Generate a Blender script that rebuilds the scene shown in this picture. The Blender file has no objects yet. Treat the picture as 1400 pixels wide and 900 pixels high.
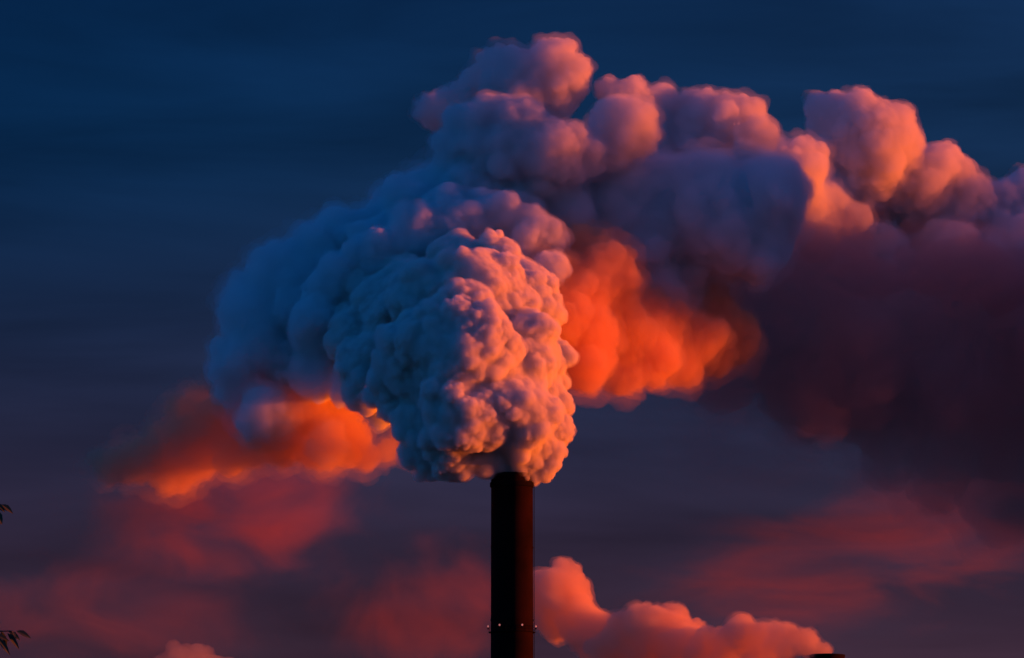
import bpy, bmesh, math, random
import numpy as np
from mathutils import Vector, Matrix

# ------------------------------------------------------------------ camera, sky, sun, exposure
scene = bpy.context.scene
COL = scene.collection
R = math.radians

F_PX = 11650.0                 # focal length in photo pixels (1400 wide)
CAM = Vector((0.0, -1400.0, 2.0))
TOP_Z = 150.0                  # chimney top
PITCH = math.atan((TOP_Z - CAM.z) / 1400.0) + math.atan(200.0 / F_PX)
cam_d = bpy.data.cameras.new("camera")
cam = bpy.data.objects.new("camera", cam_d)
COL.objects.link(cam)
cam.location = CAM
cam.rotation_euler = (R(90) + PITCH, 0, 0)
cam_d.sensor_width = 36.0
cam_d.lens = 36.0 * F_PX / 1400.0
cam_d.clip_start = 1.0
cam_d.clip_end = 60000.0
scene.camera = cam

SUN_EL, SUN_AZ = R(1.5), R(84.0)      # azimuth from +Y (view direction) towards +X
world = bpy.data.worlds.new("World")
scene.world = world
world.use_nodes = True
wn, wl = world.node_tree.nodes, world.node_tree.links
wn.clear()
def wnode(t, **kw):
    n = wn.new(t)
    for k, v in kw.items():
        setattr(n, k, v)
    return n
sky = wnode('ShaderNodeTexSky', sky_type='NISHITA', sun_disc=False)
sky.sun_elevation = SUN_EL
sky.sun_rotation = SUN_AZ
sky.air_density = 1.0
sky.dust_density = 0.3
sky.ozone_density = 5.0
tint = wnode('ShaderNodeMix', data_type='RGBA', blend_type='MULTIPLY')
tint.inputs['Factor'].default_value = 1.0
TINT_L, TINT_R, TINT_LOW = (0.28, 0.62, 1.02), (0.75, 0.75, 1.1), (2.7, 0.52, 0.70)
wl.new(sky.outputs[0], tint.inputs['A'])
sep = wnode('ShaderNodeSeparateXYZ')
tc = wnode('ShaderNodeTexCoord')
wl.new(tc.outputs['Generated'], sep.inputs[0])
def ramp(src, a, b, ca, cb):
    m = wnode('ShaderNodeMapRange', interpolation_type='SMOOTHSTEP')
    m.inputs['From Min'].default_value = a; m.inputs['From Max'].default_value = b
    wl.new(src, m.inputs['Value'])
    x = wnode('ShaderNodeMix', data_type='RGBA')
    wl.new(m.outputs[0], x.inputs['Factor'])
    for k, c in (('A', ca), ('B', cb)):
        if isinstance(c, tuple): x.inputs[k].default_value = c + (1,)
        else: wl.new(c, x.inputs[k])
    return x.outputs['Result']
side = ramp(sep.outputs['X'], -0.07, 0.08, TINT_L, TINT_R)       # redder towards the sun
low = ramp(sep.outputs['Z'], 0.075, 0.15, TINT_LOW, side)        # dull purple low down
tsrc = [low]

# the twilight sky is brightest overhead and behind the viewer
dot = wnode('ShaderNodeVectorMath', operation='DOT_PRODUCT')
dot.inputs[1].default_value = (-0.50, -0.65, 0.57)
wl.new(tc.outputs['Generated'], dot.inputs[0])
mr = wnode('ShaderNodeMapRange', interpolation_type='SMOOTHSTEP')
mr.inputs['From Min'].default_value = -0.35
mr.inputs['From Max'].default_value = 0.75
mr.inputs['To Min'].default_value = 0.75
mr.inputs['To Max'].default_value = 4.7
wl.new(dot.outputs['Value'], mr.inputs['Value'])
wl.new(ramp(dot.outputs['Value'], -0.1, 0.35, tsrc[0], (0.08, 0.68, 0.92)), tint.inputs['B'])
bg = wnode('ShaderNodeBackground')
wl.new(tint.outputs['Result'], bg.inputs['Color'])
mul = wnode('ShaderNodeMath', operation='MULTIPLY')
mul.inputs[1].default_value = 0.075
# faint level bands of high thin cloud
bv = wnode('ShaderNodeVectorMath', operation='MULTIPLY'); bv.inputs[1].default_value = (14, 14, 90)
wl.new(tc.outputs['Generated'], bv.inputs[0])
bn = wnode('ShaderNodeTexNoise'); bn.inputs['Scale'].default_value = 1.0; bn.inputs['Detail'].default_value = 5
bn.inputs['Distortion'].default_value = 0.4
wl.new(bv.outputs[0], bn.inputs['Vector'])
bm_ = wnode('ShaderNodeMapRange'); bm_.inputs['From Min'].default_value = 0.3; bm_.inputs['From Max'].default_value = 0.7
bm_.inputs['To Min'].default_value = 0.70; bm_.inputs['To Max'].default_value = 1.32
wl.new(bn.outputs['Fac'], bm_.inputs['Value'])
bmul = wnode('ShaderNodeMath', operation='MULTIPLY')
wl.new(mr.outputs[0], bmul.inputs[0]); wl.new(bm_.outputs[0], bmul.inputs[1])
wl.new(bmul.outputs[0], mul.inputs[0])
wl.new(mul.outputs[0], bg.inputs['Strength'])
wo = wnode('ShaderNodeOutputWorld')
wl.new(bg.outputs[0], wo.inputs['Surface'])

sun_d = bpy.data.lights.new("sun", 'SUN')
sun_d.energy = 5.0
sun_d.angle = R(0.6)
sun_d.color = (1.0, 0.145, 0.004)
sun = bpy.data.objects.new("sun", sun_d)
COL.objects.link(sun)
to_sun = Vector((math.sin(SUN_AZ) * math.cos(SUN_EL), math.cos(SUN_AZ) * math.cos(SUN_EL), math.sin(SUN_EL)))
sun.rotation_euler = to_sun.to_track_quat('Z', 'Y').to_euler()
sun.location = (300, 0, 300)

scene.view_settings.view_transform = 'Standard'
scene.view_settings.look = 'None'
scene.view_settings.exposure = 0.58
scene.view_settings.gamma = 1.0
scene.cycles.max_bounces = 14
scene.cycles.volume_bounces = 8
scene.cycles.diffuse_bounces = 2
scene.cycles.transparent_max_bounces = 64
scene.cycles.use_denoising = True
scene.cycles.volume_step_rate = 1.0
scene.cycles.volume_max_steps = 256

# ------------------------------------------------------------------ helpers
def P(px, py, Y=0.0):
    """world point seen at photo pixel (px, py) in the vertical plane Y metres behind the chimney"""
    x, y = (px - 700.0) / F_PX, (450.0 - py) / F_PX
    c, s = math.cos(PITCH), math.sin(PITCH)
    d = Vector((x, c - y * s, s + y * c))
    t = (Y - CAM.y) / d.y
    return CAM + d * t
def mpp(Y=0.0):
    return (Y - CAM.y) / (F_PX * math.cos(PITCH))

def tag(o, label=None, cat=None, group=None, kind=None):
    if label: o['label'] = label
    if cat: o['category'] = cat
    if group: o['group'] = group
    if kind: o['kind'] = kind
    return o

def empty(name, loc):
    o = bpy.data.objects.new(name, None)
    o.location = loc
    COL.objects.link(o)
    return o

def link_mesh(name, me, mat, parent=None):
    me.materials.append(mat)
    o = bpy.data.objects.new(name, me)
    COL.objects.link(o)
    if parent is not None:
        o.parent = parent
        o.matrix_parent_inverse = Matrix.Translation(-parent.location)
    return o

def obj(name, bm, mat, parent=None, smooth=False):
    me = bpy.data.meshes.new(name)
    bm.to_mesh(me); bm.free()
    if smooth:
        for p in me.polygons: p.use_smooth = True
    return link_mesh(name, me, mat, parent)

def surf_mat(name, col, rough=0.8, var=0.25, scale=1.0, metallic=0.0, spec=0.5):
    m = bpy.data.materials.new(name); m.use_nodes = True
    n, l = m.node_tree.nodes, m.node_tree.links
    b = n['Principled BSDF']
    b.inputs['Specular IOR Level'].default_value = spec
    b.inputs['Roughness'].default_value = rough
    b.inputs['Metallic'].default_value = metallic
    t = n.new('ShaderNodeTexCoord'); nz = n.new('ShaderNodeTexNoise')
    nz.inputs['Scale'].default_value = scale; nz.inputs['Detail'].default_value = 6
    l.new(t.outputs['Object'], nz.inputs['Vector'])
    r = n.new('ShaderNodeValToRGB')
    r.color_ramp.elements[0].position = 0.3; r.color_ramp.elements[1].position = 0.7
    r.color_ramp.elements[0].color = tuple(c * (1 - var) for c in col) + (1,)
    r.color_ramp.elements[1].color = tuple(min(1, c * (1 + var)) for c in col) + (1,)
    l.new(nz.outputs['Fac'], r.inputs['Fac']); l.new(r.outputs['Color'], b.inputs['Base Color'])
    return m

def smoke_mat(name, density, col=(0.97, 0.97, 0.97), aniso=0.0):
    m = bpy.data.materials.new(name); m.use_nodes = True
    n, l = m.node_tree.nodes, m.node_tree.links
    n.clear()
    v = n.new('ShaderNodeVolumePrincipled')
    v.inputs['Color'].default_value = (*col, 1)
    v.inputs['Density'].default_value = density
    v.inputs['Anisotropy'].default_value = aniso
    v.inputs['Absorption Color'].default_value = (0, 0, 0, 1)
    v.inputs['Density Attribute'].default_value = ''
    o = n.new('ShaderNodeOutputMaterial')
    l.new(v.outputs[0], o.inputs['Volume'])
    m.cycles.homogeneous_volume = True
    return m

# unit icospheres
def ico(sub):
    b = bmesh.new(); bmesh.ops.create_icosphere(b, subdivisions=sub, radius=1.0)
    v = np.array([q.co[:] for q in b.verts]); f = np.array([[q.index for q in t.verts] for t in b.faces]); b.free()
    return v, f
ICO = {s: ico(s) for s in (2, 3, 4)}

def worley(p, seed):
    """distance to the nearest of one random point per unit cell"""
    c = np.floor(p).astype(np.int64)
    best = np.full(len(p), 9.0)
    for dx in (-1, 0, 1):
        for dy in (-1, 0, 1):
            for dz in (-1, 0, 1):
                q = c + np.array((dx, dy, dz))
                h = (q[:, 0] * 73856093) ^ (q[:, 1] * 19349663) ^ (q[:, 2] * 83492791) ^ (seed * 2654435761)
                h = (h ^ (h >> 13)) * 1274126177 & 0xffffffff
                h = (h ^ (h >> 16)) * 668265263 & 0xffffffff
                fx = (h & 1023) / 1023.0; fy = ((h >> 10) & 1023) / 1023.0; fz = ((h >> 20) & 1023) / 1023.0
                d = (q[:, 0] + fx - p[:, 0]) ** 2 + (q[:, 1] + fy - p[:, 1]) ** 2 + (q[:, 2] + fz - p[:, 2]) ** 2
                np.minimum(best, d, out=best)
    return np.sqrt(best)

def puffs(blobs, rng, levels, ratio=0.5, bury=0.25, squash=0.8):
    """grow ever smaller puffs over the big ones, the way convecting steam boils up"""
    out = list(blobs); cur = list(blobs)
    for lv, n in enumerate(levels):
        nxt = []
        for (c, r) in cur:
            for _ in range(n):
                d = rng.normal(size=3); d /= np.linalg.norm(d)
                rr = r * ratio * rng.uniform(0.6, 1.15)
                nxt.append((c + d * (r - rr * bury) * np.array((1, squash, 1)), rr))
        out += nxt; cur = nxt
    return out

def cloud_mesh(name, blobs, seed, voxel, levels=(10, 6), ratio=0.5, octaves=((6.0, 1.0), (2.5, 0.45), (1.1, 0.2)), smooth=1, warp=12.0):
    """blobs: (px, py, r_px, Y [, sx, sy, sz])"""
    rng = np.random.default_rng(seed)
    base = []
    for b in blobs:
        c = np.array(P(b[0], b[1], b[3])); base.append((c, b[2] * mpp(b[3])))
    allb = puffs(base, rng, levels, ratio)
    V, Fc, o = [], [], 0
    for (c, r) in allb:
        if r < voxel * 0.9: continue
        v, f = ICO[2 if r < 12 * voxel else 3]
        V.append(v * r + c); Fc.append(f + o); o += len(v)
    V = np.vstack(V); Fc = np.vstack(Fc)
    me = bpy.data.meshes.new("tmp"); me.from_pydata(V.tolist(), [], Fc.tolist())
    t = bpy.data.objects.new("tmp", me); COL.objects.link(t)
    m = t.modifiers.new("r", 'REMESH'); m.mode = 'VOXEL'; m.voxel_size = voxel; m.adaptivity = 0
    if smooth:
        s = t.modifiers.new("s", 'SMOOTH'); s.iterations = smooth; s.factor = 0.5
    def bake(ob):
        dg = bpy.context.evaluated_depsgraph_get()
        r = bpy.data.meshes.new_from_object(ob.evaluated_get(dg))
        old = ob.data; bpy.data.objects.remove(ob); bpy.data.meshes.remove(old)
        return r
    def displace(me, offset):
        n = len(me.vertices)
        co = np.empty(n * 3); me.vertices.foreach_get('co', co); co = co.reshape(-1, 3)
        no = np.empty(n * 3); me.vertices.foreach_get('normal', no); no = no.reshape(-1, 3)
        co = offset(co, no)
        me.vertices.foreach_set('co', co.ravel()); me.update()
    def calm(c, size):
        # boils are strong in some patches and nearly smooth in others
        q = c / (size * 4.5)
        return np.clip(1.9 - 2.0 * worley(q, seed + 91), 0.35, 1.5)
    def big(co, no):
        # slow turbulence bends the balls out of round before the boils are added
        c0 = co.copy()
        for L, A in ((warp * 1.0, 0.16), (warp * 0.45, 0.09), (warp * 0.2, 0.05)):
            ph = rng.uniform(0, 6, 3)
            co = co + A * L * np.sin(c0[:, [1, 2, 0]] / L * 2.1 + ph) * np.cos(c0[:, [2, 0, 1]] / L * 1.6 + ph[::-1])
        for k, (size, amp) in enumerate(octaves[:-1]):
            md = 1.0 if k == 0 else calm(c0, size)
            co = co + no * (md * amp * (0.75 - worley(c0 / size, seed * 7 + k)) * 1.4)[:, None]
        return co
    def fine(co, no):
        size, amp = octaves[-1]
        co2 = co + no * (calm(co, size * 1.6) * amp * (0.7 - worley(co / size, seed * 7 + 55)) * 1.3)[:, None]
        return co2 + no * (amp * 0.5 * (0.7 - worley(co / (size * 0.45), seed * 7 + 56)))[:, None]
    res = bake(t)
    displace(res, big)
    t = bpy.data.objects.new("tmp", res); COL.objects.link(t)
    m = t.modifiers.new("r", 'REMESH'); m.mode = 'VOXEL'; m.voxel_size = voxel; m.adaptivity = 0
    sm = t.modifiers.new("s", 'SMOOTH'); sm.iterations = 1; sm.factor = 0.5
    res = bake(t)
    displace(res, fine)
    n = len(res.vertices)
    res.name = name; res.update()
    res.polygons.foreach_set('use_smooth', np.ones(len(res.polygons), bool))
    print(name, n, 'verts')
    return res


def veil_mat(name, density, col, scale, lo=0.76, hi=1.06, aniso=0.0, stretch=(1, 1, 1), seed=0.0, detail=5, dist=0.0):
    """thin drifting smoke: ragged noise thinning out towards the edge of its ellipsoid"""
    m = bpy.data.materials.new(name); m.use_nodes = True
    n, l = m.node_tree.nodes, m.node_tree.links
    n.clear()
    t = n.new('ShaderNodeTexCoord')
    ln = n.new('ShaderNodeVectorMath'); ln.operation = 'LENGTH'
    l.new(t.outputs['Object'], ln.inputs[0])
    fall = n.new('ShaderNodeMapRange'); fall.interpolation_type = 'SMOOTHSTEP'
    fall.inputs['From Min'].default_value = 1.0; fall.inputs['From Max'].default_value = 0.25
    l.new(ln.outputs['Value'], fall.inputs['Value'])
    g = n.new('ShaderNodeNewGeometry')
    mp = n.new('ShaderNodeVectorMath'); mp.operation = 'MULTIPLY_ADD'
    mp.inputs[1].default_value = tuple(x / scale for x in stretch); mp.inputs[2].default_value = (seed, seed * 1.7, seed * 0.3)
    l.new(g.outputs['Position'], mp.inputs[0])
    nz = n.new('ShaderNodeTexNoise'); nz.inputs['Scale'].default_value = 1.0
    nz.inputs['Detail'].default_value = detail; nz.inputs['Roughness'].default_value = 0.55
    nz.inputs['Distortion'].default_value = dist
    l.new(mp.outputs[0], nz.inputs['Vector'])
    # threshold rises towards the rim, so the outline breaks up instead of fading as an oval
    sub = n.new('ShaderNodeMath'); sub.operation = 'MULTIPLY_ADD'
    sub.inputs[1].default_value = 0.42; l.new(fall.outputs[0], sub.inputs[0]); l.new(nz.outputs['Fac'], sub.inputs[2])
    mr = n.new('ShaderNodeMapRange'); mr.interpolation_type = 'SMOOTHSTEP'
    mr.inputs['From Min'].default_value = lo; mr.inputs['From Max'].default_value = hi
    mr.inputs['To Min'].default_value = 0.0; mr.inputs['To Max'].default_value = density
    l.new(sub.outputs[0], mr.inputs['Value'])
    mu = n.new('ShaderNodeMath'); mu.operation = 'MULTIPLY'
    l.new(mr.outputs[0], mu.inputs[0]); l.new(fall.outputs[0], mu.inputs[1])
    v = n.new('ShaderNodeVolumePrincipled')
    v.inputs['Color'].default_value = (*col, 1); v.inputs['Anisotropy'].default_value = aniso
    v.inputs['Absorption Color'].default_value = (0, 0, 0, 1)
    v.inputs['Density Attribute'].default_value = ''
    l.new(mu.outputs[0], v.inputs['Density'])
    o = n.new('ShaderNodeOutputMaterial'); l.new(v.outputs[0], o.inputs['Volume'])
    return m

def veil(name, px, py, Y, hw, hh, hd, mat, parent=None, tilt=0.0):
    """ellipsoid domain: half width / half height in photo pixels at that distance, half depth in metres"""
    v, f = ICO[3]
    me = bpy.data.meshes.new(name); me.from_pydata((v * 1.03).tolist(), [], f.tolist())
    o = bpy.data.objects.new(name, me); COL.objects.link(o); me.materials.append(mat)
    k = mpp(Y)
    M = Matrix.Translation(P(px, py, Y)) @ Matrix.Rotation(tilt, 4, 'Y') @ Matrix.Diagonal((hw * k, hd, hh * k, 1))
    if parent is not None:
        o.parent = parent
        o.matrix_local = Matrix.Translation(-parent.location) @ M
    else:
        o.matrix_world = M
    return o

# ------------------------------------------------------------------ ground
bm = bmesh.new()
bmesh.ops.create_grid(bm, x_segments=60, y_segments=60, size=30000)
for v in bm.verts:
    r = v.co.length
    v.co.z = 0 if r < 3500 else 25 * math.sin(v.co.x * 0.0011) * math.cos(v.co.y * 0.0013)
g = obj('ground', bm, surf_mat('dark fields', (0.05, 0.06, 0.03), 0.95, 0.4, 0.004))
tag(g, kind='structure')

# ------------------------------------------------------------------ chimneys
STEEL = surf_mat('dark chimney cladding', (0.011, 0.002, 0.002), 0.95, 0.45, 0.25, spec=0.08)
RIM = surf_mat('sooty rim', (0.008, 0.004, 0.004), 0.95, 0.3, 0.5, spec=0.08)
LAMP = bpy.data.materials.new('aviation lamp'); LAMP.use_nodes = True
lb = LAMP.node_tree.nodes['Principled BSDF']
lb.inputs['Base Color'].default_value = (0.2, 0.03, 0.03, 1)
lb.inputs['Emission Color'].default_value = (1.0, 0.30, 0.28, 1)
lb.inputs['Emission Strength'].default_value = 0.28

def lathe(prof, seg=96, closed=True):
    b = bmesh.new(); rings = []
    for (r, z) in prof:
        rings.append([b.verts.new((r * math.cos(2 * math.pi * i / seg), r * math.sin(2 * math.pi * i / seg), z)) for i in range(seg)])
    for a, c in zip(rings, rings[1:]):
        for i in range(seg):
            j = (i + 1) % seg
            b.faces.new((a[i], a[j], c[j], c[i]))
    if closed:
        for i in range(seg):
            j = (i + 1) % seg
            a, c = rings[-1], rings[0]
            b.faces.new((a[i], a[j], c[j], c[i]))
    bmesh.ops.recalc_face_normals(b, faces=b.faces)
    return b

def ring_rail(r, z, h, seg=48, posts=24, t=0.035):
    b = bmesh.new()
    def bar(p, q, rad):
        d = (q - p); L = d.length
        M = Matrix.Translation((p + q) / 2) @ d.to_track_quat('Z', 'Y').to_matrix().to_4x4()
        bmesh.ops.create_cone(b, segments=6, radius1=rad, radius2=rad, depth=L, matrix=M, cap_ends=True)
    pt = lambda a, zz: Vector((r * math.cos(a), r * math.sin(a), zz))
    for i in range(seg):
        a, c = 2 * math.pi * i / seg, 2 * math.pi * (i + 1) / seg
        bar(pt(a, z + h), pt(c, z + h), t); bar(pt(a, z + h * 0.5), pt(c, z + h * 0.5), t * 0.8)
    for i in range(posts):
        a = 2 * math.pi * i / posts
        bar(pt(a, z), pt(a, z + h), t)
    return b

def chimney(name, loc, H, rt, rb, label, lamps_z=None, collar=True):
    root = empty(name, loc); tag(root, label, 'chimney')
    kids = []
    prof = [(rb + (rt - rb) * (k / 24.0), H * k / 24.0) for k in range(25)]
    prof += [(rt - 0.28, H), (rt - 0.28, H - 6), (rt - 0.4, H - 6), (rb - 0.6, 0.02)]
    b = lathe(prof)
    kids.append(obj('shaft', b, STEEL, smooth=False))
    for k in range(1, int(H / 12)):                      # flange joints between the shell sections
        z = H - 12 * k; r = rb + (rt - rb) * z / H
        kids.append(obj('flange', lathe([(r - 0.02, z - 0.10), (r + 0.07, z - 0.10), (r + 0.07, z + 0.10), (r - 0.02, z + 0.10)]), STEEL))
    if collar:
        kids.append(obj('collar', lathe([(rt - 0.01, H - 2.1), (rt + 0.20, H - 1.9), (rt + 0.20, H - 1.3), (rt - 0.01, H - 1.1)]), RIM))
        kids.append(obj('rim', lathe([(rt - 0.30, H + 0.01), (rt - 0.30, H + 0.22), (rt + 0.05, H + 0.22), (rt + 0.05, H - 0.2), (rt + 0.003, H - 0.2), (rt + 0.003, H + 0.01)]), RIM))
        # ladder with hoops on the sunlit side
        lb_ = bmesh.new()
        la = R(-12); u = Vector((math.cos(la), math.sin(la), 0)); w = Vector((-u.y, u.x, 0))
        z = H - 60.0
        for s_ in (-1, 1):
            p = u * (rt + 0.28) + w * 0.22 * s_
            bmesh.ops.create_cone(lb_, segments=6, radius1=0.03, radius2=0.03, depth=58, cap_ends=True, matrix=Matrix.Translation(p + Vector((0, 0, H - 31))))
        while z < H - 2:
            M = Matrix.Translation(u * (rt + 0.28) + Vector((0, 0, z))) @ w.to_track_quat('Z', 'Y').to_matrix().to_4x4()
            bmesh.ops.create_cone(lb_, segments=5, radius1=0.02, radius2=0.02, depth=0.44, cap_ends=True, matrix=M); z += 0.3
        kids.append(obj('ladder', lb_, RIM))
    if lamps_z:
        rr = rb + (rt - rb) * lamps_z / H
        pl = obj('platform', lathe([(rr - 0.02, lamps_z - 1.0), (rr + 0.38, lamps_z - 1.0), (rr + 0.38, lamps_z - 0.92), (rr - 0.02, lamps_z - 0.92)]), RIM)
        kids.append(pl)
        kids.append(obj('railing', ring_rail(rr + 0.34, lamps_z - 0.92, 0.9, t=0.02), RIM))
        for a in (-8, -65, -121, -172, 60, 120):
            lb2 = bmesh.new()
            bmesh.ops.create_uvsphere(lb2, u_segments=12, v_segments=8, radius=0.15)
            for v in lb2.verts: v.co.z *= 1.15
            lo = obj('warning_light', lb2, LAMP)
            lo.location = ((rr + 0.48) * math.cos(R(a)), (rr + 0.48) * math.sin(R(a)), lamps_z)
            kids.append(lo)
            hb = bmesh.new()
            bmesh.ops.create_cone(hb, segments=10, radius1=0.12, radius2=0.14, depth=0.3, cap_ends=True, matrix=Matrix.Translation((0, 0, -0.33)))
            ho = obj('lamp_base', hb, RIM); ho.parent = lo
    for c in kids: c.parent = root
    return root

chimney('chimney', (0, 0, 0), TOP_Z, 28.5 * mpp(0), 30.6 * mpp(0),
        'tall dark round chimney in the middle with a ring of small aviation lights', lamps_z=P(700, 857, 0).z)
Y2 = 420.0
p2 = P(1131, 897, Y2)
chimney('chimney', (p2.x, Y2, 0), p2.z, 24 * mpp(Y2), 27 * mpp(Y2),
        'farther chimney, only its dark rim showing at the bottom edge right of centre', collar=True)

# ------------------------------------------------------------------ smoke of the main chimney
plume = empty('smoke_plume', (0, 0, TOP_Z))
tag(plume, 'huge billowing steam plume pouring from the tall chimney, blue shaded and orange lit', 'smoke plume')
def shell(me, out, amp, seed, name='wisp'):
    """looser outer skin of a billow: pushed out by slow ragged turbulence, far thinner than the core"""
    rng = np.random.default_rng(seed)
    r = me.copy(); r.name = name
    n = len(r.vertices)
    co = np.empty(n * 3); r.vertices.foreach_get('co', co); co = co.reshape(-1, 3)
    no = np.empty(n * 3); r.vertices.foreach_get('normal', no); no = no.reshape(-1, 3)
    h = np.zeros(n)
    for L, A in ((9.0, 0.55), (4.2, 0.55), (2.0, 0.50), (1.0, 0.30)):
        h += A * (0.55 - worley(co / L + rng.uniform(0, 50, 3), seed + int(L * 10))) * 2.2
    co2 = co + no * np.clip(out + amp * h, -1.0, None)[:, None]
    for L, A in ((5.0, 0.25), (2.0, 0.2)):
        ph = rng.uniform(0, 6, 3)
        co2 = co2 + A * amp * np.sin(co[:, [2, 0, 1]] / L * 3.0 + ph)
    r.vertices.foreach_set('co', co2.ravel()); r.update()
    t = bpy.data.objects.new("tmp", r); COL.objects.link(t)
    m = t.modifiers.new("r", 'REMESH'); m.mode = 'VOXEL'; m.voxel_size = 0.45; m.adaptivity = 0
    sm = t.modifiers.new("s", 'SMOOTH'); sm.iterations = 1; sm.factor = 0.4
    dg = bpy.context.evaluated_depsgraph_get()
    q = bpy.data.meshes.new_from_object(t.evaluated_get(dg))
    bpy.data.objects.remove(t); bpy.data.meshes.remove(r)
    q.name = name; q.materials.clear()
    q.polygons.foreach_set('use_smooth', np.ones(len(q.polygons), bool))
    return q
def billow(name, *a, mat, parent=plume, skins=(), **k):
    me = cloud_mesh(name, *a, **k)
    shells = [(shell(me, o_, a_, a[1] * 13 + i), dens) for i, (o_, a_, dens) in enumerate(skins)]
    o = link_mesh(name, me, mat, parent)
    col = tuple(mat.node_tree.nodes[0].inputs['Color'].default_value)[:3]
    for q, dens in shells:
        w = link_mesh('wisp', q, smoke_mat('thin ' + mat.name, dens, col))
        w.parent = o; w.matrix_parent_inverse = o.matrix_parent_inverse if False else Matrix.Identity(4)
    return o

near = [(705,628,34,0),(735,612,28,1),(672,622,34,-2),(625,622,34,-4),(596,620,26,0),(762,600,16,2),(752,625,14,0),
        (590,652,9,0),(612,654,9,-2),(640,650,11,-2),(655,652,8,0),(572,650,7,0),(600,600,34,0),(575,622,24,0),(625,640,24,-3),(745,640,14,0),
        (735,560,40,4),(690,570,60,-4),(630,570,58,-8),(585,575,40,0),(545,550,30,4),
        (742,500,38,8),(700,500,62,0),(640,480,72,-6),(570,500,60,0),(510,505,42,10),(485,470,36,16),(495,535,24,10),
        (715,425,45,10),(660,410,62,4),(600,420,58,6),(540,430,50,14),(680,370,36,16),(620,375,42,18),(735,450,34,12),
        (775,487,12,6),(772,560,12,4),(560,390,36,18),(510,415,34,20)]
near = [(a, b - 7, c * 0.90, d) for a, b, c, d in near]
billow('billow', near, 3, 0.25, levels=(20, 10, 5), ratio=0.34, octaves=((4.5, 0.9), (2.4, 1.1), (1.15, 0.6)), warp=6.0,
       mat=smoke_mat('dense steam', 1.7, (0.97, 0.945, 0.915)), skins=((0.12, 0.45, 0.3),))

bridge = [(470,400,40,22),(520,370,44,22),(440,450,44,22),(430,510,38,22),(470,535,28,18),(570,340,46,24),(620,315,46,26),(680,310,44,26),(730,325,34,24),
          (400,440,30,26),(395,500,26,26),(500,330,34,28),(560,295,34,32),(650,275,36,34),(715,285,34,34),(520,572,18,14),(765,375,22,20)]
bridge = [(a, b - 4, c * 0.9, d) for a, b, c, d in bridge]
billow('billow', bridge, 5, 0.33, levels=(17, 9), ratio=0.36, octaves=((6.0, 1.2), (2.8, 1.1), (1.4, 0.6)), warp=9.0,
       mat=smoke_mat('opening steam', 0.8, (0.96, 0.96, 0.96)), skins=((0.2, 0.6, 0.2),))

mid = [(560,300,50,40),(480,330,40,38),(660,280,44,40),(720,275,44,40),(850,270,50,44),(310,530,20,32),(330,500,34,28),(350,440,44,30),(400,400,50,30),(440,370,48,32),(420,460,60,34),(480,340,46,34),(500,400,60,36),
       (540,310,44,36),(590,290,42,38),(640,275,38,38),(700,268,36,38),(760,265,36,40),(620,330,60,42),(700,320,60,44),(780,320,62,46),
       (370,500,38,30),(430,510,38,34),(365,565,22,24),(820,280,50,46),(880,290,60,48),(840,340,46,52),
       (950,280,66,50),(1000,310,66,52),(930,340,50,58),(1045,275,48,54),(820,225,28,46),(780,232,24,44),(880,375,40,52),(930,385,36,58),(830,330,44,50)]
billow('billow', mid, 11, 0.36, levels=(16, 8), ratio=0.36, octaves=((9.0, 1.8), (4.0, 1.4), (1.8, 0.65)),
       mat=smoke_mat('drifting steam', 0.5), skins=((0.5, 0.9, 0.12), (1.3, 1.5, 0.04)))

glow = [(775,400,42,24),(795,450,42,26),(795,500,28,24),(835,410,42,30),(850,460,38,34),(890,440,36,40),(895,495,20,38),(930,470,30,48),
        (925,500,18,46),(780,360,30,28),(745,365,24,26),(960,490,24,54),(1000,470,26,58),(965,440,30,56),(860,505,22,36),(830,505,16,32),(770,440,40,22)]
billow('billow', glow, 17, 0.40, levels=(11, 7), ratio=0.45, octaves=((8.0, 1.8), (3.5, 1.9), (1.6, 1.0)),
       mat=smoke_mat('side billow steam', 0.32, (0.97, 0.66, 0.42)), skins=((0.4, 1.0, 0.07), (1.2, 1.7, 0.03)))  # orange sunlight put into the steam's own colour

top = [(700,88,38,54),(745,92,36,54),(770,112,28,54),(668,92,24,56),(722,112,42,54),(690,122,30,54),(648,112,16,56),(615,130,20,58),(590,140,14,60),
       (640,178,32,34),(690,178,40,34),(748,186,38,32),(612,200,22,34),(785,192,22,34),(670,205,34,34),(720,208,36,34),(660,160,24,34),
       (850,172,36,38),(860,125,24,58),(835,130,18,58),(900,135,22,62),(880,150,24,60),
       (960,165,48,60),(990,160,40,58),(1025,182,30,56),(925,175,40,62),(900,200,36,60),(970,200,40,60),
       (1110,215,36,84),(1090,240,42,86),(1080,205,18,84),(1050,240,30,84),
       (1160,170,46,100),(1180,155,42,99),(1200,165,40,98),(1125,155,26,100),(1180,210,52,104),(1140,280,26,96),(1225,170,22,98),
       (1250,240,46,108),(1290,235,36,110),(1310,262,48,112),(1260,285,60,116),(1360,270,36,116),(1400,275,36,118),(1460,290,40,122),(1200,280,50,112),
       (1350,310,60,120),(1420,300,60,120),(1200,335,50,104),(1290,340,52,108),(1380,350,56,112),(1110,300,40,92),(1450,360,60,118),(1480,360,50,126)]
top = [(a, b + (12 if a < 800 and b < 150 else 11), c * 0.90, d) for a, b, c, d in top]
billow('billow', top, 23, 0.38, levels=(13, 8), ratio=0.36, octaves=((8.0, 1.6), (3.6, 1.8), (1.6, 1.0)),
       mat=smoke_mat('upper steam', 0.48, (0.95, 0.93, 0.92)), skins=((0.15, 0.6, 0.15), (0.6, 1.1, 0.05)))

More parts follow.
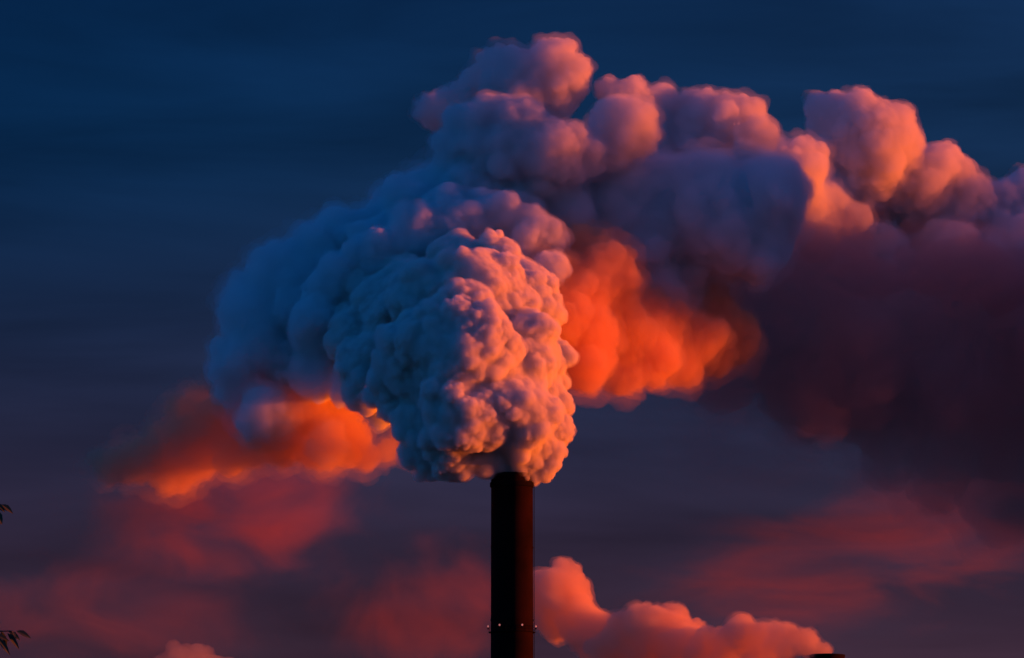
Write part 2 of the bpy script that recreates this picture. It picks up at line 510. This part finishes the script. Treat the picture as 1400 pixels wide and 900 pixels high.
left = [(165,655,12,40),(205,635,22,40),(240,640,26,42),(285,590,22,42),(290,620,30,42),(265,570,14,42),(330,610,36,40),(370,620,36,36),(410,605,38,36),
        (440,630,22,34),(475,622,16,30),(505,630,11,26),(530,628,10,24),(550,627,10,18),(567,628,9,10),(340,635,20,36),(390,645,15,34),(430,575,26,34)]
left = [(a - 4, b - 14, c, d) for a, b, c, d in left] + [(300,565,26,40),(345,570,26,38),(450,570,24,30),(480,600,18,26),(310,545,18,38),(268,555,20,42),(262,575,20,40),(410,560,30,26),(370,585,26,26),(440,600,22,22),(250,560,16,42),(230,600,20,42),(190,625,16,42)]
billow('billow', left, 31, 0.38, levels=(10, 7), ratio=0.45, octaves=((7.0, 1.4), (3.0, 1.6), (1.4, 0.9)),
       mat=smoke_mat('low steam', 0.24, (0.97, 0.70, 0.46)), skins=((0.4, 1.2, 0.06), (1.2, 2.0, 0.025)))  # steam coloured orange to deepen the low sunlight on it

# trailing smoke going off to the right; unseen blobs past the frame added for shade
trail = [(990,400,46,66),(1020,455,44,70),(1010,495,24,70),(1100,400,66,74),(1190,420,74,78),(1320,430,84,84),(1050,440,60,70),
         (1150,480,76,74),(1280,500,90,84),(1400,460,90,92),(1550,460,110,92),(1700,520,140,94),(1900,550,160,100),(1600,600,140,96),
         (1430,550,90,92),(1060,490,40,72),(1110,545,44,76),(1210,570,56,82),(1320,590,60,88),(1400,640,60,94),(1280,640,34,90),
         (1600,305,66,45),(1740,308,74,50),(1900,312,84,56),(1580,298,68,52),(1660,298,74,56),(1780,300,84,62),(1920,304,90,66),  # unseen upper deck, added to keep the mid steam in shade
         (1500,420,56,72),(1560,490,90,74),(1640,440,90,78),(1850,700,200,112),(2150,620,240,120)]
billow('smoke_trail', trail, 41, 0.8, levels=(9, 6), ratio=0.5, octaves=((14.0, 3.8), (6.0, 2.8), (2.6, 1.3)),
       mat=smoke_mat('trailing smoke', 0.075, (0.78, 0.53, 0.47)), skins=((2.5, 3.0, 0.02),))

# thin veils; all but the dark one have sunset red put into their colour
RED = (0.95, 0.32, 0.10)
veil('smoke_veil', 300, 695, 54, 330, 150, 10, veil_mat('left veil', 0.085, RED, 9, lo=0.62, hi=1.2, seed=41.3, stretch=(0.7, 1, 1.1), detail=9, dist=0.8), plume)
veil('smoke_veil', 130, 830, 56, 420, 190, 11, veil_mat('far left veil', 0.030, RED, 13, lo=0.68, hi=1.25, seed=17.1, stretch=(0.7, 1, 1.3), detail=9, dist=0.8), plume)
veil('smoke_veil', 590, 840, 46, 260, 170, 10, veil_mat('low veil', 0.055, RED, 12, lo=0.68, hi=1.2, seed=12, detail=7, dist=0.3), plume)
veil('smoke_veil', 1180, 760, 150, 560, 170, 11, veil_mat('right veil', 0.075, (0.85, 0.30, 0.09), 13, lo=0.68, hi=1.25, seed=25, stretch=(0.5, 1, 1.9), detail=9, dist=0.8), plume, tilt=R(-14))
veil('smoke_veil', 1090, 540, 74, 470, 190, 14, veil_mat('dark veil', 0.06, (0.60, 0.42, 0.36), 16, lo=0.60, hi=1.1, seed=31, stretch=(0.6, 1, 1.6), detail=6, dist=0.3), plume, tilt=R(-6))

# ------------------------------------------------------------------ smoke of the farther chimney
plume2 = empty('smoke_plume', (p2.x, Y2, p2.z))
tag(plume2, 'smaller orange lobed steam plume drifting left from the farther chimney along the bottom edge', 'smoke plume')
sec = [(1132,888,10,Y2),(1110,880,16,Y2),(1080,880,24,Y2),(1050,880,28,Y2+4),(1015,872,32,Y2+6),(970,880,34,Y2+10),(930,880,40,Y2+14),(895,868,44,Y2+18),
       (850,880,44,Y2+22),(820,870,42,Y2+26),(800,850,34,Y2+28),(770,810,34,Y2+30),(745,820,30,Y2+34),(780,785,18,Y2+30),(760,850,28,Y2+34),(880,900,40,Y2+20),(722,812,20,Y2+36),
       (980,905,40,Y2+10),(1060,905,30,Y2+4),(830,910,30,Y2+24)]
sec = [(a, b + 2, c * (0.95 if a < 900 else 0.85), d) for a, b, c, d in sec]
billow('billow', sec, 53, 0.5, levels=(9, 6), ratio=0.4, octaves=((7.0, 1.2), (3.0, 1.1), (1.4, 0.6)),
       mat=smoke_mat('far steam', 0.26, (0.97, 0.76, 0.55)), skins=((0.3, 0.7, 0.07),), parent=plume2)  # sunlit orange put into the far steam's colour

# a puff from some lower stack, its crown just reaching the bottom edge
Y3 = 300.0
pp = P(272, 930, Y3)
puff = cloud_mesh('smoke_puff', [(250,914,20,Y3),(275,910,18,Y3),(298,914,15,Y3+2),(230,920,14,Y3),(265,943,34,Y3),(310,925,20,Y3+3),(285,960,40,Y3)], 71, 0.4,
                  levels=(10, 6), ratio=0.4, octaves=((6.0, 1.0), (2.6, 0.8), (1.3, 0.4)))
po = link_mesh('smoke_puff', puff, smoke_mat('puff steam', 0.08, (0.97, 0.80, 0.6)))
tag(po, 'small dim orange puff of smoke just showing at the bottom edge, left of the chimney', 'smoke puff')

# ------------------------------------------------------------------ tree at the left edge, near the camera
YT = CAM.y + 60.0
BARK = surf_mat('bark', (0.06, 0.045, 0.035), 0.9, 0.35, 6)
LEAF = surf_mat('leaves', (0.035, 0.05, 0.018), 0.6, 0.35, 3)
def limb_mesh(b, pts, r0, r1, seg=8):
    rings = []
    for i, p in enumerate(pts):
        q = pts[min(i + 1, len(pts) - 1)] - pts[max(i - 1, 0)]
        M = q.to_track_quat('Z', 'Y').to_matrix()
        r = r0 + (r1 - r0) * i / (len(pts) - 1)
        rings.append([b.verts.new(p + M @ Vector((r * math.cos(a), r * math.sin(a), 0))) for a in [2 * math.pi * k / seg for k in range(seg)]])
    for a, c in zip(rings, rings[1:]):
        for i in range(seg):
            b.faces.new((a[i], a[(i + 1) % seg], c[(i + 1) % seg], c[i]))
    b.faces.new(rings[-1])
def leaflet(b, p, d, L, w, up):
    d = d.normalized(); side = d.cross(up).normalized(); n = side.cross(d)
    prof = [(0, 0.03), (0.2, 0.6), (0.45, 1.0), (0.72, 0.7), (1.0, 0.02)]
    prev = None
    for t, k in prof:
        bend = -0.25 * t * t * L
        c = p + d * (t * L) + Vector((0, 0, bend))
        row = (b.verts.new(c + side * w * k + n * w * 0.35 * k), b.verts.new(c), b.verts.new(c - side * w * k + n * w * 0.35 * k))
        if prev:
            b.faces.new((prev[0], prev[1], row[1], row[0])); b.faces.new((prev[1], prev[2], row[2], row[1]))
        prev = row
rt = random.Random(5)
tree = empty('broadleaf_tree', (-6.6, YT, 0))
tag(tree, 'dark broadleaf tree off the left edge, two drooping leafy twig tips poking in', 'tree')
base = Vector((-6.6, YT, 0))
tb = bmesh.new(); lb3 = bmesh.new(); fo = bmesh.new()
tr = [base + Vector((0.12 * math.sin(k * 0.9), 0.1 * math.cos(k * 0.7), k * 1.0)) for k in range(0, 11)]
limb_mesh(tb, tr, 0.20, 0.04, 12)
def bough(p0, p1, nleaf, r0=0.045, sag=0.35):
    pts = []
    for k in range(9):
        t = k / 8
        pts.append(p0.lerp(p1, t) + Vector((0, 0, sag * 4 * t * (1 - t) * 0.5)))
    limb_mesh(lb3, pts, r0, 0.004, 6)
    for k in range(nleaf):
        t = 0.35 + 0.65 * (k + 1) / nleaf
        i = min(7, int(t * 8)); p = pts[i].lerp(pts[i + 1], t * 8 - i)
        d0 = (pts[i + 1] - pts[i]).normalized()
        az = rt.uniform(-1.3, 1.3)
        d = Matrix.Rotation(az, 3, 'Z') @ d0
        d.z -= rt.uniform(0.2, 0.9)
        leaflet(fo, p, d, rt.uniform(0.08, 0.13), rt.uniform(0.012, 0.018), Vector((rt.uniform(-.4, .4), rt.uniform(-.4, .4), 1)))
for k in range(150):
    z = rt.uniform(3.0, 10.6)
    a = rt.uniform(0, 2 * math.pi)
    Rc = 2.35 * math.sqrt(max(0.05, 1 - ((z - 6.3) / 4.9) ** 2)) * rt.uniform(0.6, 1.0)
    p0 = tr[max(2, min(10, int(z - 0.9)))]
    p1 = base + Vector((Rc * math.cos(a), Rc * math.sin(a), z - 0.1))
    bough(p0, p1, 34, 0.03)
for (px, py, tips) in ((4, 690, [(2, 690, 12, 6, .085), (-6, 689, 20, 12, .07), (-4, 698, 10, 22, .08), (-10, 694, 10, 16, .1)]),
                       (26, 863, [(22, 863, 22, 5, .1), (10, 866, 20, 20, .11), (-4, 872, 22, 22, .12), (12, 864, 18, 8, .08), (-14, 870, 12, 26, .12), (-8, 868, 24, 4, .1)])):
    tip = P(px, py, YT)
    st = P(-420, py - 30, YT)
    st = Vector((base.x, YT, max(3, tip.z - 0.9)))
    bough(st, tip + Vector((-0.05, 0, 0)), 26, 0.04, 0.5)
    for (qx, qy, dx, dy, L) in tips:
        leaflet(fo, P(qx, qy, YT), Vector((dx, 0.15 * dx, -dy)), L * 1.1, 0.021, Vector((0.1, -0.95, 0.35)))
for nm, b_, mt in (('trunk', tb, BARK), ('limb', lb3, BARK), ('crown', fo, LEAF)):
    obj(nm, b_, mt, tree)
